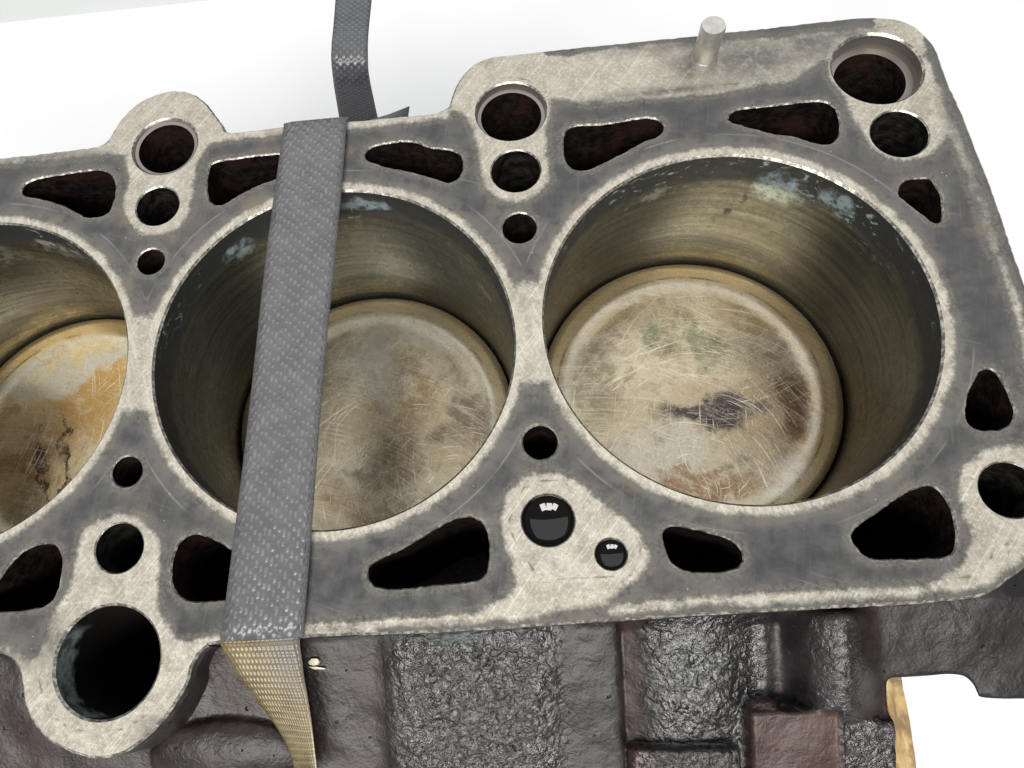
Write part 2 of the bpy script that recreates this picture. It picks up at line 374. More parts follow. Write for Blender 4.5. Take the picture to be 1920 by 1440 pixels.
def mat_drain(c):
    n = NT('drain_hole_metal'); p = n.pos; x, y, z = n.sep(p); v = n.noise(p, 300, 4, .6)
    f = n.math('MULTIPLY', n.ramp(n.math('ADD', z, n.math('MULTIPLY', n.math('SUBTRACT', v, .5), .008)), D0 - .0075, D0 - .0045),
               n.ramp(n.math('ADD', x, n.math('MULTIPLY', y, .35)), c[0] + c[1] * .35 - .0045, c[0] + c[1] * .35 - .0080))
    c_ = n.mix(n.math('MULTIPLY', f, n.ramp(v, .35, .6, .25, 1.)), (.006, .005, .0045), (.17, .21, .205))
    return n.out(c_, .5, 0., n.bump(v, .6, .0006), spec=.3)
M_DECK, M_EDGE, M_LIP, M_PASS, M_DRILL, M_CB = mat_deck(), mat_edge(), mat_lip(), mat_passage(), mat_drill(), mat_counterbore()
LNT, DRP = (.25, .31, .325), (.012, .011, .009)
M_BORES = [mat_bore(1., 1., [(1.10, -.009, .16, .006, LNT, .9), (.80, -.006, .13, .004, LNT, .8), (1.85, -.011, .10, .003, (.3, .3, .27), .7), (1.27, -.016, .025, .003, DRP, .9), (1.33, -.021, .025, .003, DRP, .9), (1.40, -.026, .03, .004, DRP, .7)]),
           mat_bore(7., .85, [(1.45, -.005, .20, .003, LNT, .9), (2.25, -.008, .12, .004, LNT, .9), (.55, -.020, .10, .002, (.4, .4, .34), .6)]),
           mat_bore(15., 1., [(1.2, -.010, .20, .004, (.34, .35, .30), .8), (.6, -.018, .30, .006, (.3, .32, .27), .7), (1.7, -.014, .2, .005, (.3, .32, .27), .6)]), mat_bore(23., 1., [])]
M_BORE, M_SKIRT, M_CAST, M_BODY, M_WOOD = M_BORES[0], mat_skirt(), mat_casting(), mat_body(), mat_wood()

# ------------------------------------------------------------------ the setting
def slab(name, P, z0, z1, mat, parent=None):
    n = len(P); v = [(x, y, z1) for x, y in P] + [(x, y, z0) for x, y in P]
    f = [list(range(n)), list(range(2 * n - 1, n - 1, -1))] + [[i, i + n, (i + 1) % n + n, (i + 1) % n] for i in range(n)]
    return mesh_obj(name, v, f, mat, parent, smooth=False)
FLOOR = -D0
floor = slab('floor', [(-3, -3), (3, -3), (3, 3), (-3, 3)], FLOOR - .05, FLOOR - .004, mat_white('white_floor_paint', (.62, .635, .625)))
floor['kind'] = 'structure'
e0, e1 = at_z([[0, 43], [400, 0]], FLOOR)[:, :2]; ed = (e1 - e0) / np.linalg.norm(e1 - e0)
far_l, far_r = e0 - ed * 1.2, e1 + ed * 1.9
sheet = slab('table_surface', [(far_l[0], -1.4), (far_r[0], -1.4), tuple(far_r), tuple(far_l)], FLOOR - .0036, FLOOR, mat_white('white_table_laminate', (.76, .768, .766)))
sheet['kind'] = 'structure'

# ------------------------------------------------------------------ engine block
RB = .040645
ZB = -.24                                          # underside of the block, resting on the beam
block = empty('engine_block', (0.0, 0.0, D0 + ZB), 'oily cast iron four-cylinder engine block with worn grey deck and round bores', 'engine block')
C1, C2, C3 = (0, 0), (640, 0), (1280, 0)
out_px = np.vstack([
    crop("0,885 200,865 400,840 560,815 620,760 660,690 720,620 800,560 900,520 1000,507 1080,525 1150,570 1210,640 1260,715 1300,742 1590,710", 0, 0),
    crop("30,680 300,655 480,640 570,615 605,590 625,530 650,470 700,400 760,350 850,315 1000,300 1300,265 1600,235 1900,205", 640, 0),
    crop("220,180 500,150 800,115 1000,95 1130,95 1230,110 1310,145 1380,210 1430,280 1500,470 1570,620 1660,850 1750,1080 1870,1430", 1280, 0)])
out_top = at_z(out_px)[:, :2]
low_px = np.vstack([px("1920,1067 1893,1087 1853,1113 1813,1123 1713,1132 1513,1143 1280,1156"),
    crop("1000,650 500,680 0,695", 640, 960),
    crop("1690,708 1220,740 1170,755 1120,800 1080,870 1050,970 1000,1060 920,1170 800,1290 680,1365 540,1390 400,1355 280,1290 200,1210 140,1100 115,960 100,880 60,825 0,795", 0, 960)])
out_low = at_z(low_px)[:, :2]
hid_r = np.array([[.1467, .0034], [.1467, -.012], [.1465, -.026], [.1450, -.038], [.1405, -.0475], [.1355, -.0525]])
hid_l = np.array([[-.074, -.0615], [-.10, -.0615], [-.16, -.0615], [-.222, -.0615], [-.229, -.058], [-.232, -.05], [-.232, .05], [-.229, .058], [-.222, .0612], [-.16, .0612], [-.11, .0610]])
OUT = closed_spline(np.vstack([out_top, hid_r, out_low, hid_l]), .0011)
if area2(OUT) < 0: OUT = OUT[::-1]
nz = np.array([mnoise.noise(Vector((p[0] * 900, p[1] * 900, 3))) for p in OUT])
OUT = offset(OUT, 0.) + (offset(OUT, 1.) - OUT) * (nz * .00022)[:, None]

def circ(c, r, n=72): t = np.arange(n) * 2 * math.pi / n; return np.stack([c[0] + r * np.cos(t), c[1] + r * np.sin(t)], 1)
def dk(x, y): return at_z([[x, y]])[0, :2]
BORES = [(.088, 0), (0, 0), (-.088, 0), (-.176, 0)]
slots = {
 'a': crop("118,1075 150,1030 230,1000 350,980 450,965 540,955 600,965 635,1000 648,1060 635,1130 610,1190 560,1215 490,1220 440,1200 380,1165 300,1135 200,1110 140,1100", 0, 0),
 'b': crop("1165,1060 1170,980 1190,925 1240,905 1340,890 1450,875 1575,865 1650,865 1690,890 1690,930 1640,960 1555,1000 1450,1040 1340,1095 1270,1140 1210,1150 1175,1115", 0, 0),
 'c': crop("130,880 150,840 230,810 330,795 420,800 500,830 600,840 660,865 683,910 680,960 650,1005 600,1025 540,1005 450,980 350,955 250,935 160,905", 640, 0),
 'd': crop("1250,790 1270,730 1330,705 1450,700 1560,685 1680,665 1760,665 1805,690 1815,725 1780,765 1700,795 1600,850 1500,900 1430,935 1370,955 1300,945 1260,890", 640, 0),
 'e': crop("260,660 285,625 350,610 450,600 570,585 680,572 780,570 840,590 870,630 882,690 880,750 850,795 800,810 720,795 630,765 520,750 400,720 310,695 270,680", 1280, 0),
 'f': crop("1215,1075 1230,1035 1280,1005 1340,1005 1390,1000 1420,1040 1450,1090 1460,1150 1462,1220 1440,1252 1400,1240 1340,1195 1270,1140 1225,1105", 1280, 0),
 'g': crop("1595,880 1605,790 1640,710 1670,650 1715,637 1760,650 1800,710 1840,790 1865,870 1855,930 1800,970 1720,980 1640,965 1605,930", 1280, 480),
 'h': px("1598,1010 1605,990 1640,965 1690,930 1720,915 1750,912 1770,930 1785,960 1793,1000 1790,1030 1775,1043 1740,1046 1690,1048 1640,1048 1615,1035"),
 'i': px("1243,1010 1250,990 1275,988 1310,995 1350,1005 1380,1020 1393,1042 1388,1060 1360,1070 1310,1073 1275,1065 1255,1045"),
 'j': crop("148,340 160,300 230,260 350,205 450,145 550,85 640,40 720,28 780,50 815,100 832,170 830,260 820,340 780,375 700,395 560,408 400,425 260,430 190,415 155,380", 640, 960),
 'k': crop("0,370 60,290 130,225 200,190 270,178 320,200 345,260 340,340 325,420 295,490 240,530 150,548 60,560 -60,560 -180,520 -160,470 -60,420", 0, 960),
 'l': crop("965,370 970,280 1000,190 1040,145 1100,125 1170,140 1240,175 1300,215 1450,290 1540,350 1560,410 1540,460 1450,485 1255,495 1150,503 1060,500 1000,460 975,420", 0, 960)}
holes = []       # kind, centre, radius, loop (counter-clockwise at nominal size), chamfer
for b in BORES: holes.append(['bore', b, RB, circ(b, RB, 160), .00045])
def round_hole(kind, c, r, ch=.0003): holes.append([kind, c, r, circ(c, r, 56), ch])
TOPB = [(dk(309, 274), .0073), (dk(958, 208), .0074)]
for c, r in TOPB: round_hole('top_bolt', c, r + .0011, .0003)
for x, y, r in ((295, 386, .0054), (967, 320, .00575), (1687, 250, .0062), (223, 1027, .0052), (1893, 918, .0054)): round_hole('bolt_hole', dk(x, y), r)
for x, y, r in ((282, 490, .0034), (974, 427, .0039), (1013, 829, .0036), (238, 884, .0034)): round_hole('coolant_hole', dk(x, y), r)
CBC = dk(1645, 127)
round_hole('counterbore', CBC, .0100, .0005)
SHELF = {0: (.0088, .0010), 1: (.0089, .0024)}
OILC = [(dk(1027.5, 975), .0053), (dk(1146, 1039), .0031)]
for c, r in OILC: round_hole('oil_hole', c, r, .0002)
BIGC = dk(200, 1240); round_hole('drain_hole', BIGC, .01085, .0005)
# hidden far end beyond the frame: two bolt holes so that the pattern goes on
for c in ((-.132, .0594), (-.132, -.048)): round_hole('bolt_hole', c, .0060)
for k, s in slots.items():
    L = closed_spline(at_z(s)[:, :2], .00075)
    if area2(L) < 0: L = L[::-1]
    nn = np.array([mnoise.noise(Vector((p[0] * 1100, p[1] * 1100, 9))) for p in L])
    L = L + (offset(L, 1.) - L) * (nn * .00022)[:, None]
    holes.append(['coolant_passage', L.mean(0), 0, L, .00028])

# ---- deck plate (constrained triangulation of the outline, the holes and a fine grid)
OUTI = offset(OUT, -.0005)
loops = [OUTI] + [offset(h[3], h[4]) for h in holes]
G = .0011
gx, gy = np.meshgrid(np.arange(-.233, .149, G), np.arange(-.086, .080, G))
gx = gx + (np.arange(gx.shape[0]) % 2)[:, None] * G / 2
Q = np.stack([gx.ravel(), gy.ravel()], 1); Q += rng.uniform(-.00012, .00012, Q.shape)
keep = inside(Q, OUTI) & (dist_seg(Q, OUTI) > .0005)
Q = Q[keep]
for L in loops[1:]:
    lo, hi = L.min(0) - .001, L.max(0) + .001
    near = np.all((Q > lo) & (Q < hi), axis=1); idx = np.where(near)[0]
    bad = inside(Q[idx], L) | (dist_seg(Q[idx], L) < .0005); Q = np.delete(Q, idx[bad], 0)
allv = [Vector(p) for p in np.vstack(loops + [Q])]; edges = []; k = 0
for L in loops:
    n = len(L); edges += [(k + i, k + (i + 1) % n) for i in range(n)]; k += n
vv, _, ff, *_ = delaunay_2d_cdt(allv, edges, [], 0, 1e-7)
vv = np.array([(v[0], v[1]) for v in vv]); tri = np.array([f for f in ff if len(f) == 3])
cen = vv[tri].mean(1); ok = inside(cen, OUTI)
for L in loops[1:]:
    lo, hi = L.min(0), L.max(0); idx = np.where(np.all((cen > lo) & (cen < hi), axis=1))[0]
    ok[idx[inside(cen[idx], L)]] = False
tri = tri[ok]
a = vv[tri]; s = (a[:, 1, 0] - a[:, 0, 0]) * (a[:, 2, 1] - a[:, 0, 1]) - (a[:, 1, 1] - a[:, 0, 1]) * (a[:, 2, 0] - a[:, 0, 0])
tri[s < 0] = tri[s < 0][:, ::-1]
used = np.unique(tri); remap = -np.ones(len(vv), int); remap[used] = np.arange(len(used)); V2 = vv[used]; tri = remap[tri]
deck = mesh_obj('deck', np.c_[V2, np.zeros(len(V2))], tri.tolist(), M_DECK, block)
# wear pattern of the gasket: signed distances to the scraped areas
def D(s, ox=0, oy=0, k=1.): return at_z(crop(s, ox, oy, k))[:, :2]
bare_polys = [
 np.vstack([D("190,285 207,253 220,225 240,200 267,180 300,165 333,160 365,165 390,185 410,210 428,240 440,258 415,266"), D("1200,800 1120,900 1090,1050 1070,1200 1000,1300 880,1330 790,1320 720,1250 690,1150 720,1000 700,880", 0, 0, 3)]),
 np.vstack([D("840,206 842,190 850,160 873,125 923,97 1073,80 1273,60 1353,52 1447,42 1547,30 1640,24 1700,32 1740,60 1745,92 1735,103 1747,125"), D("1430,370 1475,440 1510,540 1590,700 1630,840 1680,980 1760,1200 1845,1440 1735,1440 1640,1140 1545,870 1500,760 1450,820 1400,870 1260,910 1150,900 1060,830 1000,740 920,600 880,490 830,420 810,330", 1280, 0, 3),
            D("1550,110 1523,127 1480,157 1430,160 1347,177 1207,187 1140,193 1090,197 1060,187 1033,187 1023,233 1027,283 1033,337 1003,370 967,383 933,373 907,353 900,317 897,283 887,250 873,217")]),
 D("1863,470 1900,470 1925,545 1945,640 1950,760 1925,760 1915,640 1893,560"),
 D("240,400 300,300 400,200 520,140 660,130 800,150 950,200 1100,330 1300,470 1500,640 1620,770 1690,930 1680,1080 1600,1200 1480,1300 1330,1390 1250,1480 0,1640 0,1500 350,1320 300,1000 210,750 200,560", 900, 860, 5.3333),
 D("450,130 520,60 640,5 760,20 850,90 900,150 905,300 890,430 900,560 950,640 1000,720 1100,720 1230,680 1300,760 1170,800 1120,900 1060,1050 950,1200 820,1330 680,1400 540,1430 400,1400 260,1320 160,1210 100,1050 80,900 0,830 0,720 100,780 200,830 250,700 300,560 380,450 410,330", 0, 960, 3),
 D("1795,890 1830,850 1870,836 1930,830 2000,860 2000,1010 1940,1075 1890,1100 1820,1135 1700,1140 1690,1108 1760,1088 1800,1060 1822,1010 1800,950")]
strips = [("0,299 90,293 190,281", .0017), ("433,253 530,243 640,234 740,224 835,212", .0017), ("560,1182 700,1176 850,1168 1000,1150", .0014),
          ("1150,1150 1280,1136 1500,1122 1720,1114 1800,1100", .0014), ("-80,302 0,298", .0013)]
sb = np.full(len(V2), -9.)
for P in bare_polys: sb = np.maximum(sb, sdf(V2, P))
for s_, wd in strips: sb = np.maximum(sb, wd - dist_seg(V2, D(s_), False))
br = np.min([np.hypot(V2[:, 0] - b[0], V2[:, 1]) - RB for b in BORES], axis=0)
sb = np.maximum(sb, .0024 - br)
two = np.sort([np.hypot(V2[:, 0] - b[0], V2[:, 1]) - RB for b in BORES], axis=0)
sb = np.maximum(sb, .0100 - two[0] - two[1])                         # webs between the bores
for h in holes:
    if h[0] in ('bolt_hole', 'top_bolt', 'oil_hole', 'counterbore', 'drain_hole'): sb = np.maximum(sb, .0012 - (np.hypot(*(V2 - h[1]).T) - h[2]))
    if h[0] in ('coolant_passage', 'coolant_hole'): sb = np.maximum(sb, .00025 - dist_seg(V2, h[3]))
sb = np.where(dist_seg(V2, OUTI) < .0004, np.maximum(sb, .0003), sb)
line = np.full(len(V2), 9.)
for s_, (ox, oy, k) in (("350,1300 300,1000 230,780", (900, 860, 5.3333)), ("440,1000 350,840 295,640 330,430 450,290 650,215 800,230 960,320", (900, 860, 5.3333)),
     ("440,1000 560,1140 700,1200 1000,1185 1250,1180 1420,1150", (900, 860, 5.3333)), ("1500,720 1600,860 1610,1000 1540,1140 1400,1240", (900, 860, 5.3333)),
     ("230,850 250,740 330,600 420,520", (0, 960, 3)), ("220,900 235,1040 300,1150 400,1225 560,1250 720,1210 840,1130", (0, 960, 3)),
     ("1150,425 1400,400 1600,370 1690,310 1760,220 1850,170", (1280, 960, 3)), ("0,490 500,462 1000,440 1150,428", (1280, 960, 3)),
     ("0,490 120,480 330,470", (1280, 0, 3)), ("1580,540 1700,530 1920,500", (640, 0, 3)), ("800,330 830,240 900,180 1000,150 1150,150", (1280, 0, 3)),
     ("780,690 800,660 880,630 960,630 1050,670 1100,730 1090,800", (0, 0, 3)), ("700,1200 740,1280 820,1320 900,1325", (0, 0, 3)), ("780,480 820,460 950,435 1050,450 1110,500", (640, 0, 3))):
    line = np.minimum(line, dist_seg(V2, D(s_, ox, oy, k), False))
st = np.zeros(len(V2))
for (x, y, r1, r2) in ((1410, 110, .018, .0085), (1520, 80, .010, .008), (1440, 60, .018, .004), (1300, 120, .008, .006), (1580, 60, .010, .004), (1120, 190, .006, .0016), (1790, 220, .003, .012), (1840, 380, .003, .02), (1260, 170, .02, .002), (80, 300, .02, .003), (1350, 75, .03, .003), (300, 1370, .006, .004), (60, 1200, .010, .006)):
    c = dk(x, y); st = np.maximum(st, np.clip(1.25 - np.hypot((V2[:, 0] - c[0]) / r1, (V2[:, 1] - c[1]) / r2), 0, 1))
vp = proj(np.c_[V2, np.zeros(len(V2))]); do = dist_seg(V2, OUTI)
rim_n = np.array([mnoise.noise(Vector((p[0] * 160, p[1] * 160, 4))) for p in V2]) * .0012
edge_dark = (.0019 + rim_n * .7 - do); em = (vp[:, 0] > 1725) & (vp[:, 1] > 70) & (vp[:, 1] < 900); sb = np.where(em, np.minimum(sb, -edge_dark), sb)
em = (vp[:, 1] < 110) & (vp[:, 0] > 1020) & (vp[:, 0] < 1640); sb = np.where(em, np.minimum(sb, do - .0012 - rim_n - .0016 * sst(1330, 1450, vp[:, 0])), sb)
em = (vp[:, 1] > 1000) & (vp[:, 0] > 700); sb = np.where(em, np.minimum(sb, do - .0005 - np.abs(rim_n) * .8), sb)
attr(deck, 'bare', sb); attr(deck, 'bore', br); attr(deck, 'line', line); attr(deck, 'stain', st)
# ---- side of the deck plate and the hidden body of the block
def tube(name, rings, mats, fm_, parent, close=False, smooth=True):   # rings: list of (loop, z)
    n = len(rings[0][0]); v = np.vstack([np.c_[L, np.full(n, z)] for L, z in rings]); f = []; fm = []
    for k in range(len(rings) - 1):
        for i in range(n):
            j = (i + 1) % n; f.append([k * n + i, k * n + j, (k + 1) * n + j, (k + 1) * n + i]); fm.append(fm_[k])
    if close: f.append([(len(rings) - 1) * n + i for i in range(n)]); fm.append(fm_[-1])
    o = mesh_obj(name, v, f, None, parent, smooth, mats, fm); autosmooth(o, 30); return o
tube('deck_rim', [(OUT, -.030), (OUT, -.0030), (OUT, -.00045), (OUTI, 0)], [M_BODY, M_LIP, M_EDGE], [0, 1, 2], block)
BODY = offset(OUT, -.0015)
tube('crankcase_wall', [(BODY, ZB), (BODY, -.010)], [M_BODY], [0], block)
# ---- holes
for kind, c, r, L, ch in holes:
    Lo = offset(L, ch); Lr = L[::-1]; Lor = Lo[::-1]
    if kind == 'bore': continue
    if kind == 'coolant_passage':
        rings = [(Lor, 0), (Lr, -ch * 1.2)]
        for z, g in ((-.006, .0002), (-.014, .0008), (-.028, .001), (-.045, -.001)):
            Lz = offset(L, g)[::-1]; nn = np.array([mnoise.noise(Vector((p[0] * 500, p[1] * 500, z * 500))) for p in Lz])
            rings.append((Lz + (offset(L, 1.)[::-1] - Lr) * (nn * .0005)[:, None], z))
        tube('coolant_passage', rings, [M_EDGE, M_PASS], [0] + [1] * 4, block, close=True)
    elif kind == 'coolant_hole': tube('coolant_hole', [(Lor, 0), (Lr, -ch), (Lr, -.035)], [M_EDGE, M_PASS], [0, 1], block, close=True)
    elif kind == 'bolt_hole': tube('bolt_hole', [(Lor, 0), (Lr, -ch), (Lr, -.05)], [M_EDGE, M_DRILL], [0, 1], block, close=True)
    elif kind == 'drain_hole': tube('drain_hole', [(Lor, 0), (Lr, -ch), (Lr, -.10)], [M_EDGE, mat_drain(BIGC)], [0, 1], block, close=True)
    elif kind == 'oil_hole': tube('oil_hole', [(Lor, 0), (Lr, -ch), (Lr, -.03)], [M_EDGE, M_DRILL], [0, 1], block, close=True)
    elif kind in ('counterbore', 'top_bolt'):
        dpt, ri = (.0042, .0082) if kind == 'counterbore' else (.0022 if c[0] > 0 else .0010, r - .0011)
        inner = circ(c, ri, 56)[::-1]; low = circ(c, r - .0003, 56)[::-1]
        tube('counterbore', [(Lor, 0), (Lr, -ch), (low, -dpt + .0002), (inner, -dpt)], [M_EDGE, M_CB], [0, 1, 1], block)
        tube('bolt_hole', [(inner, -dpt), (inner, -.06)], [M_PASS], [0], block, close=True)
# ---- cylinder bores
bore_me = None
for bi, b in enumerate(BORES):
    if bore_me is None:
        n = 160; t = np.arange(n)[::-1] * 2 * math.pi / n; rows = [(RB + .00045, 0), (RB, -.0005)] + [(RB, z) for z in (-.01, -.03, -.05, -.08, -.11, -.14)]
        v = np.vstack([np.stack([r * np.cos(t), r * np.sin(t), np.full(n, z)], 1) for r, z in rows]); f = []; fm = []
        for k in range(len(rows) - 1):
            for i in range(n):
                j = (i + 1) % n; f.append([k * n + i, k * n + j, (k + 1) * n + j, (k + 1) * n + i]); fm.append(1 if k == 0 else 0)
        o = mesh_obj('cylinder_bore', v, f, None, block, True, [M_BORE, M_EDGE], fm, local=True); bore_me = o.data; autosmooth(o, 30)
    else:
        bm_ = bore_me.copy(); bm_.materials[0] = M_BORES[bi]; o = bpy.data.objects.new('cylinder_bore', bm_); COL.objects.link(o); o.parent = block
    o.location = (b[0], b[1], -ZB)
# ---- locating pin
base = np.array([*dk(1319, 112), 0.])
def lathe(name, prof, mat, parent, c, n=40, cap=True):
    t = np.arange(n) * 2 * math.pi / n; v = np.vstack([np.stack([c[0] + r * np.cos(t), c[1] + r * np.sin(t), np.full(n, c[2] + z)], 1) for r, z in prof]); f = []
    for k in range(len(prof) - 1):
        for i in range(n): j = (i + 1) % n; f.append([k * n + i, k * n + j, (k + 1) * n + j, (k + 1) * n + i])
    if cap: f.append([(len(prof) - 1) * n + i for i in range(n)])
    o = mesh_obj(name, v, f, mat, parent); autosmooth(o, 30); return o
M_PIN = mat_simple('worn_pin_steel', (.52, .50, .46), .33, .8, .35, 700, .0002)
lathe('locating_pin', [(.0033, -.004), (.0033, .0004), (.0030, .0010), (.00285, .0012), (.00285, .0098), (.0026, .0103)], M_PIN, block, base)
# ---- front casting: a height field of ribs, recesses and bosses running down and outwards from the deck
def base_z(y): return -.0045 - np.maximum(0, -y - .0600) * .45
def front_pt(p):                # photo pixel -> point on the sloping front
    d = rays(p)[:, :]; lo = np.zeros(len(d)); hi = np.full(len(d), .6)
    for _ in range(50):
        m = (lo + hi) / 2; q = CAM + d * m[:, None]; above = q[:, 2] > base_z(q[:, 1]); lo = np.where(above, m, lo); hi = np.where(above, hi, m)
    return CAM + d * hi[:, None]
def open_spline(P, k=6):
    P = np.asarray(P, float); E = np.vstack([2 * P[0] - P[1], P, 2 * P[-1] - P[-2]]); o_ = []
    for i in range(1, len(E) - 2):
        a_, b_, c_, d_ = E[i - 1:i + 3]
        for t in np.arange(k) / k: o_.append(.5 * (2 * b_ + (c_ - a_) * t + (2 * a_ - 5 * b_ + 4 * c_ - d_) * t * t + (3 * b_ - a_ - 3 * c_ + d_) * t ** 3))
    return np.array(o_ + [P[-1]])
fr = front_pt(open_spline(px("1667,1470 1666,1400 1664,1330 1663,1285 1670,1272 1690,1270 1740,1267 1776,1264 1803,1266 1817,1273 1827,1285 1833,1299 1840,1307 1877,1310 1920,1310 2000,1312")))[:, :2]
FP = np.vstack([fr, [[.1435, fr[-1][1]], [.1435, -.040], [.134, -.0535], [.125, -.0585], [.09, -.0595], [-.02, -.0600], [-.109, -.0600], [-.109, -.103], [fr[0][0], -.103]]])
if area2(FP) < 0: FP = FP[::-1]
FP2 = []
for a_, b_ in zip(FP, np.roll(FP, -1, 0)):
    k = max(1, int(np.linalg.norm(b_ - a_) / .0008)); FP2 += [a_ + (b_ - a_) * i / k for i in range(k)]
FP = np.array(FP2)
G = .00055
gx, gy = np.meshgrid(np.arange(-.110, .145, G), np.arange(-.104, -.038, G)); Q = np.stack([gx.ravel(), gy.ravel()], 1)
Q += rng.uniform(-.0001, .0001, Q.shape); Q = Q[inside(Q, FP)]; Q = Q[dist_seg(Q, FP) > .0004]
vv, _, ff, *_ = delaunay_2d_cdt([Vector(p) for p in np.vstack([FP, Q])], [(i, (i + 1) % len(FP)) for i in range(len(FP))], [], 0, 1e-7)
vv = np.array([(v[0], v[1]) for v in vv]); tri = np.array([f for f in ff if len(f) == 3]); tri = tri[inside(vv[tri].mean(1), FP)]
a = vv[tri]; s = (a[:, 1, 0] - a[:, 0, 0]) * (a[:, 2, 1] - a[:, 0, 1]) - (a[:, 1, 1] - a[:, 0, 1]) * (a[:, 2, 0] - a[:, 0, 0]); tri[s < 0] = tri[s < 0][:, ::-1]
z0 = base_z(vv[:, 1]); P3 = np.c_[vv, z0]; pp = proj(P3); U = pp[:, 0] - (pp[:, 1] - 1170) * .055; Y = pp[:, 1]
lump0 = fbm(np.c_[vv, z0], 75, 2, 3.); h = np.zeros(len(vv)); rg = np.full(len(vv), .10); ru = np.zeros(len(vv))
box = lambda x, a, b, e: sst(a - e, a + e, x) * (1 - sst(b - e, b + e, x))
pan = box(U, 745, 1030, 55); h += .0014 * pan; rg += .9 * pan
h += .0008 * box(U, 1060, 1160, 22)
rec = sst(1156, 1166, U) * (1 - sst(1405, 1475, U)); h -= rec * (.0055 - .0048 * np.sin(np.clip((U - 1160) / 290, 0, 1) * math.pi) ** .8); rg += .55 * box(U, 1215, 1440, 30); ru += .6 * box(U, 1160, 1200, 22)
h -= .0030 * box(U, 1452, 1488, 20)
ridge = np.cos(np.clip((U - 1556) / 100, -1, 1) * math.pi / 2) ** 2; h += .0064 * ridge; rg += .30 * box(U, 1500, 1590, 20); ru += .30 * box(U, 1600, 1660, 32)
led = sst(1398, 1406, Y) * box(U, 1168, 1372, 5); h += .0042 * led; rg += .5 * led
bs = box(U, 1386, 1548, 4) * sst(1328, 1335, Y); dome = np.clip(1 - ((U - 1425) ** 2 + (Y - 1345) ** 2) / 42 ** 2, 0, 1)
h += np.where(bs > .5, -.0008, 0) * 0 + .0060 * np.maximum(bs, np.sqrt(dome)) - .0064 * ridge * bs; ru = np.maximum(ru * (1 - bs), np.maximum(bs, dome > .15)); rg = np.where(bs > .3, .12, rg)
h = h * (1 - bs) + (.0042 + lump0 * .0004) * bs
rt = box(U, 1552, 1700, 5) * sst(1330, 1362, Y); h = np.where(rt > .01, h * (1 - rt) + .0030 * rt, h); rg = np.where(rt > .5, .9, rg)
lf = 1 - sst(690, 740, U); h += lf * -.0010; rg = np.where(lf > .5, .12, rg); ru += .25 * lf
bulge = np.clip(1 - ((pp[:, 0] - 430) / 150) ** 2 - ((Y - 1420) / 75) ** 2, 0, 1); h += .004 * np.sqrt(bulge)
lump = fbm(np.c_[vv, z0], 75, 3); h += lump * .0006 * (1 - .6 * bs)
fine = fbm(np.c_[vv, z0], 520, 2, 5.); h += fine * .00045 * np.clip(rg, 0, 1.3)
h *= sst(0, .004, dist_seg(vv, FP[:1].repeat(1, 0)) if False else np.maximum(0, -vv[:, 1] - .0590) + (vv[:, 0] > .12) * .004)
tl = box(pp[:, 0], 520, 930, 70) * (1 - sst(1198, 1212, Y + 10 * lump)); rg = rg * (1 - tl * .7); nb = len(vv)
bidx = {}
edge_count = {}
for t_ in tri:
    for i in range(3):
        e = (t_[i], t_[(i + 1) % 3]); edge_count[e] = 1
bed = [e for e in edge_count if (e[1], e[0]) not in edge_count]
verts = np.c_[vv, z0 + h]; lowv = []
cc = vv[tri].mean(1); tri = tri[np.hypot(cc[:, 0] - BIGC[0], cc[:, 1] - BIGC[1]) > .0121]; faces = tri.tolist()
flx = fr[0][0] + .0012
for e in bed:
    if min(vv[e[0], 1], vv[e[1], 1]) > -.0603 and vv[e[0], 0] < .12: continue
    for i in e:
        if i not in bidx: bidx[i] = nb + len(lowv); lowv.append([vv[i, 0], vv[i, 1], ZB] if vv[i, 0] < flx else [min(vv[i, 0] + .012, .1425), min(vv[i, 1] + .012, -.035), -.032])
    faces.append([e[1], e[0], bidx[e[0]], bidx[e[1]]])
nl = len(lowv); fc = mesh_obj('front_casting', np.vstack([verts, lowv]), faces, M_CAST, block)
attr(fc, 'teal', np.r_[tl, np.zeros(nl)]); attr(fc, 'rough', np.r_[rg, np.full(nl, .3)]); attr(fc, 'rust', np.r_[np.clip(ru, 0, 1), np.zeros(nl)])

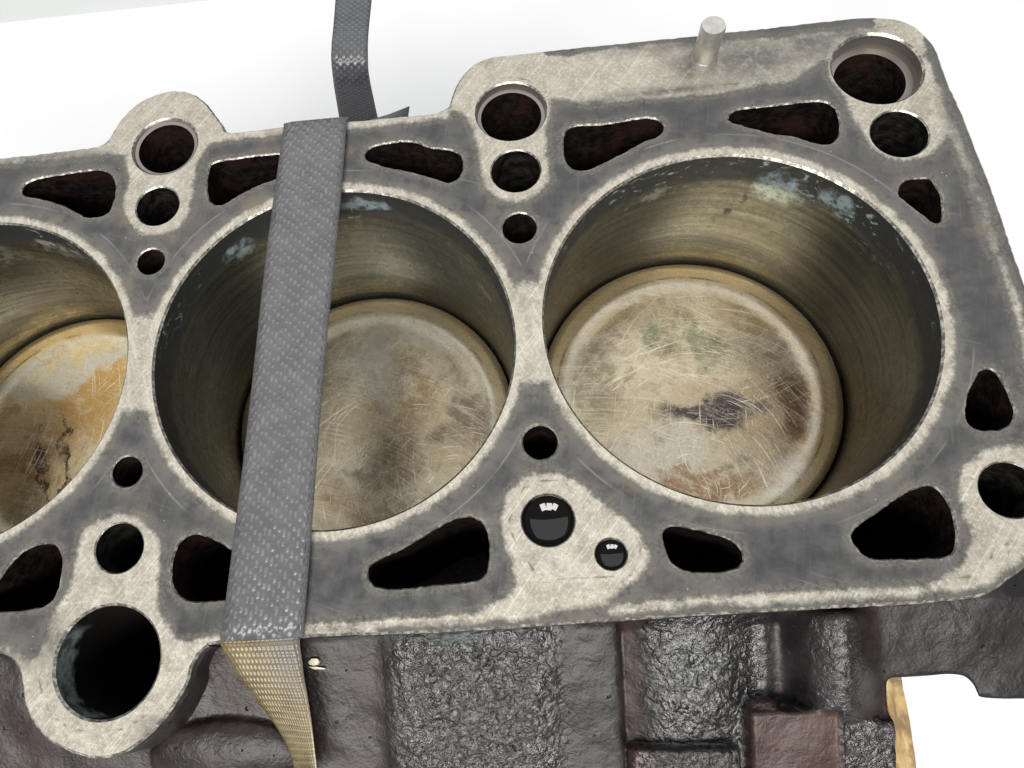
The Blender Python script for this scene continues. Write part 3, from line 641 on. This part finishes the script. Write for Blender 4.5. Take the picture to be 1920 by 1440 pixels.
# ------------------------------------------------------------------ pistons
def px_blob(b, z, x, y, w, h_, rot, col, amt):
    q = at_z([[x, y]], z)[0]; k = F / (CAM[2] - z); return (q[0] - b[0], q[1] - b[1], w / k, h_ / k, rot, col, amt)
BRN, DRK, ORG, GRN, SLV, OLV = (.17, .085, .035), (.045, .032, .03), (.50, .285, .085), (.10, .13, .06), (.56, .545, .48), (.20, .16, .09)
spec = [
 (BORES[0], -.04793, (.48, .395, .255), (.66, .57, .41), (.38, .275, .155),
  [(1320, 778, 110, 36, .05, DRK, 1.), (1350, 765, 60, 18, .1, (.06, .04, .045), .9), (1500, 760, 45, 75, 0, BRN, .95), (1330, 905, 110, 26, -.05, (.28, .145, .07), .85), (1235, 620, 35, 60, .2, GRN, .75), (1310, 630, 20, 70, .3, GRN, .65),
   (1100, 690, 60, 90, 0, OLV, .7), (1430, 600, 110, 40, -.5, (.36, .25, .11), .7), (1150, 560, 120, 22, .5, (.36, .27, .12), .6), (1250, 850, 90, 50, 0, SLV, .5), (1480, 900, 70, 40, .6, SLV, .7), (1555, 800, 25, 120, 0, (.40, .26, .11), .7)], 1.3,
  [(.004, -.018, .735, .77), (-.002, -.026, .735, .77), (.03, -.01, .745, .78), (-.03, -.035, .74, .78), (.012, .03, .75, .79)],
  'light beige piston with dark purple burn mark in the bore at the rounded deck corner'),
 (BORES[1], -.05377, (.46, .395, .265), (.64, .57, .42), (.40, .31, .18),
  [(770, 740, 45, 110, .15, (.26, .165, .075), .75), (740, 870, 60, 90, -.2, (.15, .105, .065), .75), (880, 790, 50, 60, 0, (.15, .105, .07), .8), (650, 930, 80, 40, -.4, (.30, .19, .095), .7), (690, 680, 70, 90, .2, SLV, .7), (800, 620, 90, 30, -.5, SLV, .6), (600, 760, 60, 160, 0, OLV, .5), (720, 970, 90, 20, -.2, (.30, .19, .09), .7)], 5.2,
  [(.022, -.024, .75, .785), (.012, -.034, .755, .785), (.045, -.012, .76, .79)],
  'silvery piston with brown streak lying in the bore crossed by the strap'),
 (BORES[2], -.05241, (.52, .39, .20), (.74, .60, .37), (.60, .38, .145),
  [(160, 760, 110, 110, 0, ORG, .95), (60, 850, 70, 60, .2, (.25, .125, .04), .85), (150, 690, 140, 30, .3, SLV, .85), (40, 960, 60, 90, 0, OLV, .7), (115, 850, 7, 120, .30, (.07, .04, .015), 1.), (75, 880, 6, 130, .30, (.08, .045, .018), 1.), (20, 720, 40, 40, 0, SLV, .7)], 9.1,
  [(.04, -.02, .745, .79), (-.05, .01, .75, .79)],
  'orange brown piston stained with rusty streaks, in the bore cut off by the picture edge'),
 (BORES[3], -.04793, (.35, .30, .215), (.52, .47, .36), (.27, .205, .13), [], 12.7, [(.02, -.05, .735, .77)],
  'beige piston in the end bore past the orange brown piston')]
crown_me = None; skirt_me = None; ring_me = None; PH = .045; RP = RB - .00042
for b, z, base_, hi_, low_, blobs, seed, scr, label in spec:
    root = empty('piston', (b[0], b[1], D0 + z - PH), label, 'piston', 'pistons in the cylinder bores')
    mt = mat_piston('piston_crown_metal', base_, hi_, low_, [px_blob(b, z, *q) for q in blobs], seed, scr)
    if crown_me is None:
        n = 144; prof = [(0.0005, -.0009)] + [(r, -.0009 + .00008 * math.sin(r * 300)) for r in (.008, .016, .024, .029)] + [(.0306, -.00084), (.0316, -.00072), (.0326, -.0005), (.0336, -.00022), (.0344, -.00005), (.0352, 0), (.038, 0), (RP - .0003, 0), (RP, -.0004), (RP, -.003)]
        t = np.arange(n) * 2 * math.pi / n
        v = np.vstack([np.stack([r * np.cos(t), r * np.sin(t), np.full(n, q)], 1) for r, q in prof]); f = [[k * n + i, (k + 1) * n + i, (k + 1) * n + (i + 1) % n, k * n + (i + 1) % n] for k in range(len(prof) - 1) for i in range(n)] + [list(range(n))]
        cr = mesh_obj('crown', v, f, mt, root, True, local=True); crown_me = cr.data
        sp = [(RP, -.003), (RP, -.0075), (RP - .0025, -.0076), (RP - .0025, -.0096), (RP, -.0097), (RP, -PH)]
        v = np.vstack([np.stack([r * np.cos(t), r * np.sin(t), np.full(n, q)], 1) for r, q in sp]); f = [[k * n + i, (k + 1) * n + i, (k + 1) * n + (i + 1) % n, k * n + (i + 1) % n] for k in range(len(sp) - 1) for i in range(n)] + [[(len(sp) - 1) * n + i for i in range(n)][::-1]]
        sk = mesh_obj('skirt', v, f, M_SKIRT, root, True, local=True); skirt_me = sk.data
        rp = [(RB - .0026, -.0077), (RB - .00002, -.0077), (RB - .00002, -.0095), (RB - .0026, -.0095)]
        v = np.vstack([np.stack([r * np.cos(t), r * np.sin(t), np.full(n, q)], 1) for r, q in rp]); f = [[k * n + i, ((k + 1) % 4) * n + i, ((k + 1) % 4) * n + (i + 1) % n, k * n + (i + 1) % n] for k in range(4) for i in range(n)]
        rg_ = mesh_obj('piston_ring', v, f, M_SKIRT, root, False, local=True); ring_me = rg_.data
    else:
        cme = crown_me.copy(); cme.materials[0] = mt
        cr = bpy.data.objects.new('crown', cme); sk = bpy.data.objects.new('skirt', skirt_me); rg_ = bpy.data.objects.new('piston_ring', ring_me)
        for q in (cr, sk, rg_): COL.objects.link(q); q.parent = root
    for q in (cr, sk, rg_): q.location = (0, 0, PH)

# ------------------------------------------------------------------ oil standing in the two oil holes
n_ = NT('black_engine_oil'); M_OIL = n_.out((.004, .0035, .003), .03, 0., spec=.5)
for (c, r), z, label in zip(OILC, (-.0004, -.0005), ('black oil pool filling the larger hole of the scraped oil island', 'small black oil pool in the lesser hole of the scraped oil island')):
    n = 64; t = np.arange(n) * 2 * math.pi / n; K = 24; verts = [(c[0], c[1], z - 2.6e-3 * r / .0053)]; f = []
    for k in range(1, K + 1):
        q = k / K; dz = 2.6e-3 * r / .0053 * (.80 * q ** 2 + .20 * q ** 14 - 1)
        verts += [(c[0] + r * 1.004 * q * math.cos(a_), c[1] + r * 1.004 * q * math.sin(a_), z + dz) for a_ in t]
    f = [[0, 1 + i, 1 + (i + 1) % n] for i in range(n)]
    for k in range(K - 1): f += [[1 + k * n + i, 1 + (k + 1) * n + i, 1 + (k + 1) * n + (i + 1) % n, 1 + k * n + (i + 1) % n] for i in range(n)]
    nv = len(verts); verts += [(c[0] + r * 1.004 * math.cos(a_), c[1] + r * 1.004 * math.sin(a_), -.0285) for a_ in t]
    f += [[1 + (K - 1) * n + i, nv + i, nv + (i + 1) % n, 1 + (K - 1) * n + (i + 1) % n] for i in range(n)] + [[nv + i for i in range(n)][::-1]]
    o = mesh_obj('oil_pool', verts, f, M_OIL); o['label'] = label; o['category'] = 'oil'; o['group'] = 'oil pools in the oil holes'

# ------------------------------------------------------------------ strapping band
M_S1 = mat_strap('grey_strap_plastic', (.078, .078, .081), (.104, .104, .108), (.24, .242, .25), .33)
M_S3 = mat_strap('dark_strap_plastic', (.060, .061, .068), (.085, .086, .094), (.24, .245, .26), .35, .0016, .0026, 0., math.pi, .5)
M_S2 = mat_strap('ochre_lit_strap', (.115, .088, .043), (.18, .14, .072), (.36, .305, .18), .55, .0009, .0012, .9, None)  # ochre is warm light on and through the band, put into its colour
SW = .016
lt, rt_ = at_z(px("531,238 650,227"), .0010); lb, rb_ = at_z(px("413,1203 566,1194"), .0010)
strap = empty('strapping_band', tuple(np.array([(lt[0] + rt_[0]) / 2, .066, 0.001])), 'grey embossed plastic strap pulled tight across the middle bore', 'strap')
def band(name, Ls, Rs, mat, th=.0008, up=None):
    Ls, Rs = np.array(Ls), np.array(Rs); m = len(Ls); C = (Ls + Rs) / 2; NU = 8
    tg = np.gradient(C, axis=0); ac = Rs - Ls; nrm = np.cross(ac, tg); nrm /= np.linalg.norm(nrm, axis=1)[:, None]
    s_ = np.r_[0, np.cumsum(np.linalg.norm(np.diff(C, axis=0), axis=1))]
    v = []; uv = []
    for side in (1, -1):
        for i in range(m):
            for j in range(NU + 1):
                q = j / NU; e = 1 - .75 * (abs(2 * q - 1) ** 8)
                v.append(Ls[i] + ac[i] * q + nrm[i] * side * th / 2 * e); uv.append((q * SW, s_[i]))
    W = NU + 1; f = []
    for i in range(m - 1):
        for j in range(NU):
            k = i * W + j; f.append([k, k + 1, k + W + 1, k + W]); k += m * W; f.append([k, k + W, k + W + 1, k + 1])
    for i in range(m - 1):
        for j in (0, NU): k = i * W + j; q = [k, k + W, k + W + m * W, k + m * W]; f.append(q if j == 0 else q[::-1])
    for i in (0, m - 1):
        for j in range(NU): k = i * W + j; q = [k, k + 1, k + 1 + m * W, k + m * W]; f.append(q[::-1] if i == 0 else q)
    o = mesh_obj(name, v, f, mat, strap); ul = o.data.uv_layers.new(name='UVMap'); uv = np.array(uv)
    li = np.empty(len(o.data.loops), int); o.data.loops.foreach_get('vertex_index', li); ul.data.foreach_set('uv', uv[li].ravel()); return o
def lerp(a, b, t): return a + (b - a) * t
Ls, Rs = [], []
for t in np.linspace(0, 1, 40):
    sag = .0002 * math.sin(t * 9); Ls.append(lerp(lb, lt, t) + [.0003 * math.sin(t * 7), 0, sag]); Rs.append(lerp(rb_, rt_, t) + [.00025 * math.sin(t * 8 + 1), 0, sag])
yb = max(lt[1], rt_[1]) + .0012
for dy, dz in ((.0010, -.0002), (.0017, -.0009), (.002, -.002), (.0022, -.006), (.003, -.03), (.004, -.09), (.0045, -.16), (.005, -.2975)):
    Ls.append(lt + [0, dy, dz]); Rs.append(rt_ + [0, dy, dz])
band('band', Ls, Rs, M_S1)
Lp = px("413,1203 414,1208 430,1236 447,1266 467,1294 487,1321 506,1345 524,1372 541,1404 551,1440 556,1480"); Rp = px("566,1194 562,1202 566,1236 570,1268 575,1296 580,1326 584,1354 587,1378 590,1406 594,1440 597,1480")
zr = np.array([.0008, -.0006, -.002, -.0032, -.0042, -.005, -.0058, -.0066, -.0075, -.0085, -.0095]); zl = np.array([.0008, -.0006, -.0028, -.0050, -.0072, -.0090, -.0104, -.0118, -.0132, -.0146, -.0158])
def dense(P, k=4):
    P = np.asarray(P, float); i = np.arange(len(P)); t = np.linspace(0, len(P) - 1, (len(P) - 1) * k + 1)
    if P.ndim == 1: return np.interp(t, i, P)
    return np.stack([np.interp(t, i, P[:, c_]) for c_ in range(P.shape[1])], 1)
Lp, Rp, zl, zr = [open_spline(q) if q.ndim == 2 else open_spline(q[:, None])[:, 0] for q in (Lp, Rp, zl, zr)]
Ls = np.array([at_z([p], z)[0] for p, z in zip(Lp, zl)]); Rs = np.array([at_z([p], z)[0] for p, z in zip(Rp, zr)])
o = band('front_drop', Ls[::-1], Rs[::-1], M_S2); o['label'] = 'twisted end of the strap hanging over the front edge, coloured ochre for warm light'
Lp = px("637,232 635,215 630,185 626,160 623,135 621,110 622,80 625,50 629,0 634,-70"); Rp = px("710,228 706,210 700,182 695,158 691,132 690,108 690,80 692,50 697,0 703,-70")
dp = np.array([.350, .343, .330, .320, .314, .311, .311, .313, .318, .324])
Lp, Rp, dp = open_spline(Lp), open_spline(Rp), open_spline(dp[:, None])[:, 0]
band('tail', at_depth(Lp, dp), at_depth(Rp, dp), M_S3)
Lp = px("640,236 690,226 730,214 768,199"); Rp = px("640,260 690,250 730,236 765,222")
band('tail_tip', at_depth(Lp, [.25] * 4), at_depth(Rp, [.25] * 4), M_S1)

# ------------------------------------------------------------------ wooden beam under the block
zt = ZB; bp = at_z(px("1691,1268 1719,1440"), zt)[:, :2]; dv = (bp[0] - bp[1]) / np.linalg.norm(bp[0] - bp[1]); nvx = np.array([-dv[1], dv[0]])
if nvx[0] > 0: nvx = -nvx
q0, q1 = bp[1] - dv * .16, bp[0] + dv * .10
m_ = 40; prof = []
for k in range(m_ + 1):
    p = lerp(q0, q1, k / m_); prof.append(p - nvx * .0014 * mnoise.noise(Vector((k * .7, 1, 2))))
P = prof + [q1 + nvx * .44, q0 + nvx * .44]
o = slab('wooden_board', [tuple(p) for p in (P if area2(np.array(P)) > 0 else P[::-1])], FLOOR, ZB, M_WOOD)
o['label'] = 'rough yellow wooden board showing its edge below the engine block'; o['category'] = 'board'

# ------------------------------------------------------------------ splinters lying on the casting
M_SPL = mat_simple('pale_splinter_wood', (.82, .74, .56), .7, 0., .1)
def chip(pts, th, label):
    Pc = front_pt(px(pts)); zc = Pc[:, 2].mean() - .0009; Pq = at_z(px(pts), zc)[:, :2]
    if area2(Pq) < 0: Pq = Pq[::-1]
    o = slab('wood_splinter', [tuple(p) for p in Pq], zc - .0012, zc + th, M_SPL); o['label'] = label; o['category'] = 'splinter'; o['group'] = 'wood splinters beside the strap'
chip("580,1241 586,1235 597,1235 600,1240 597,1246 589,1248 582,1246", .0008, 'pale squarish wood chip lying on the dark casting beside the strap')
chip("579,1250 592,1250 611,1253 608,1255 590,1255", .0005, 'thin pale wood sliver lying below the squarish chip')
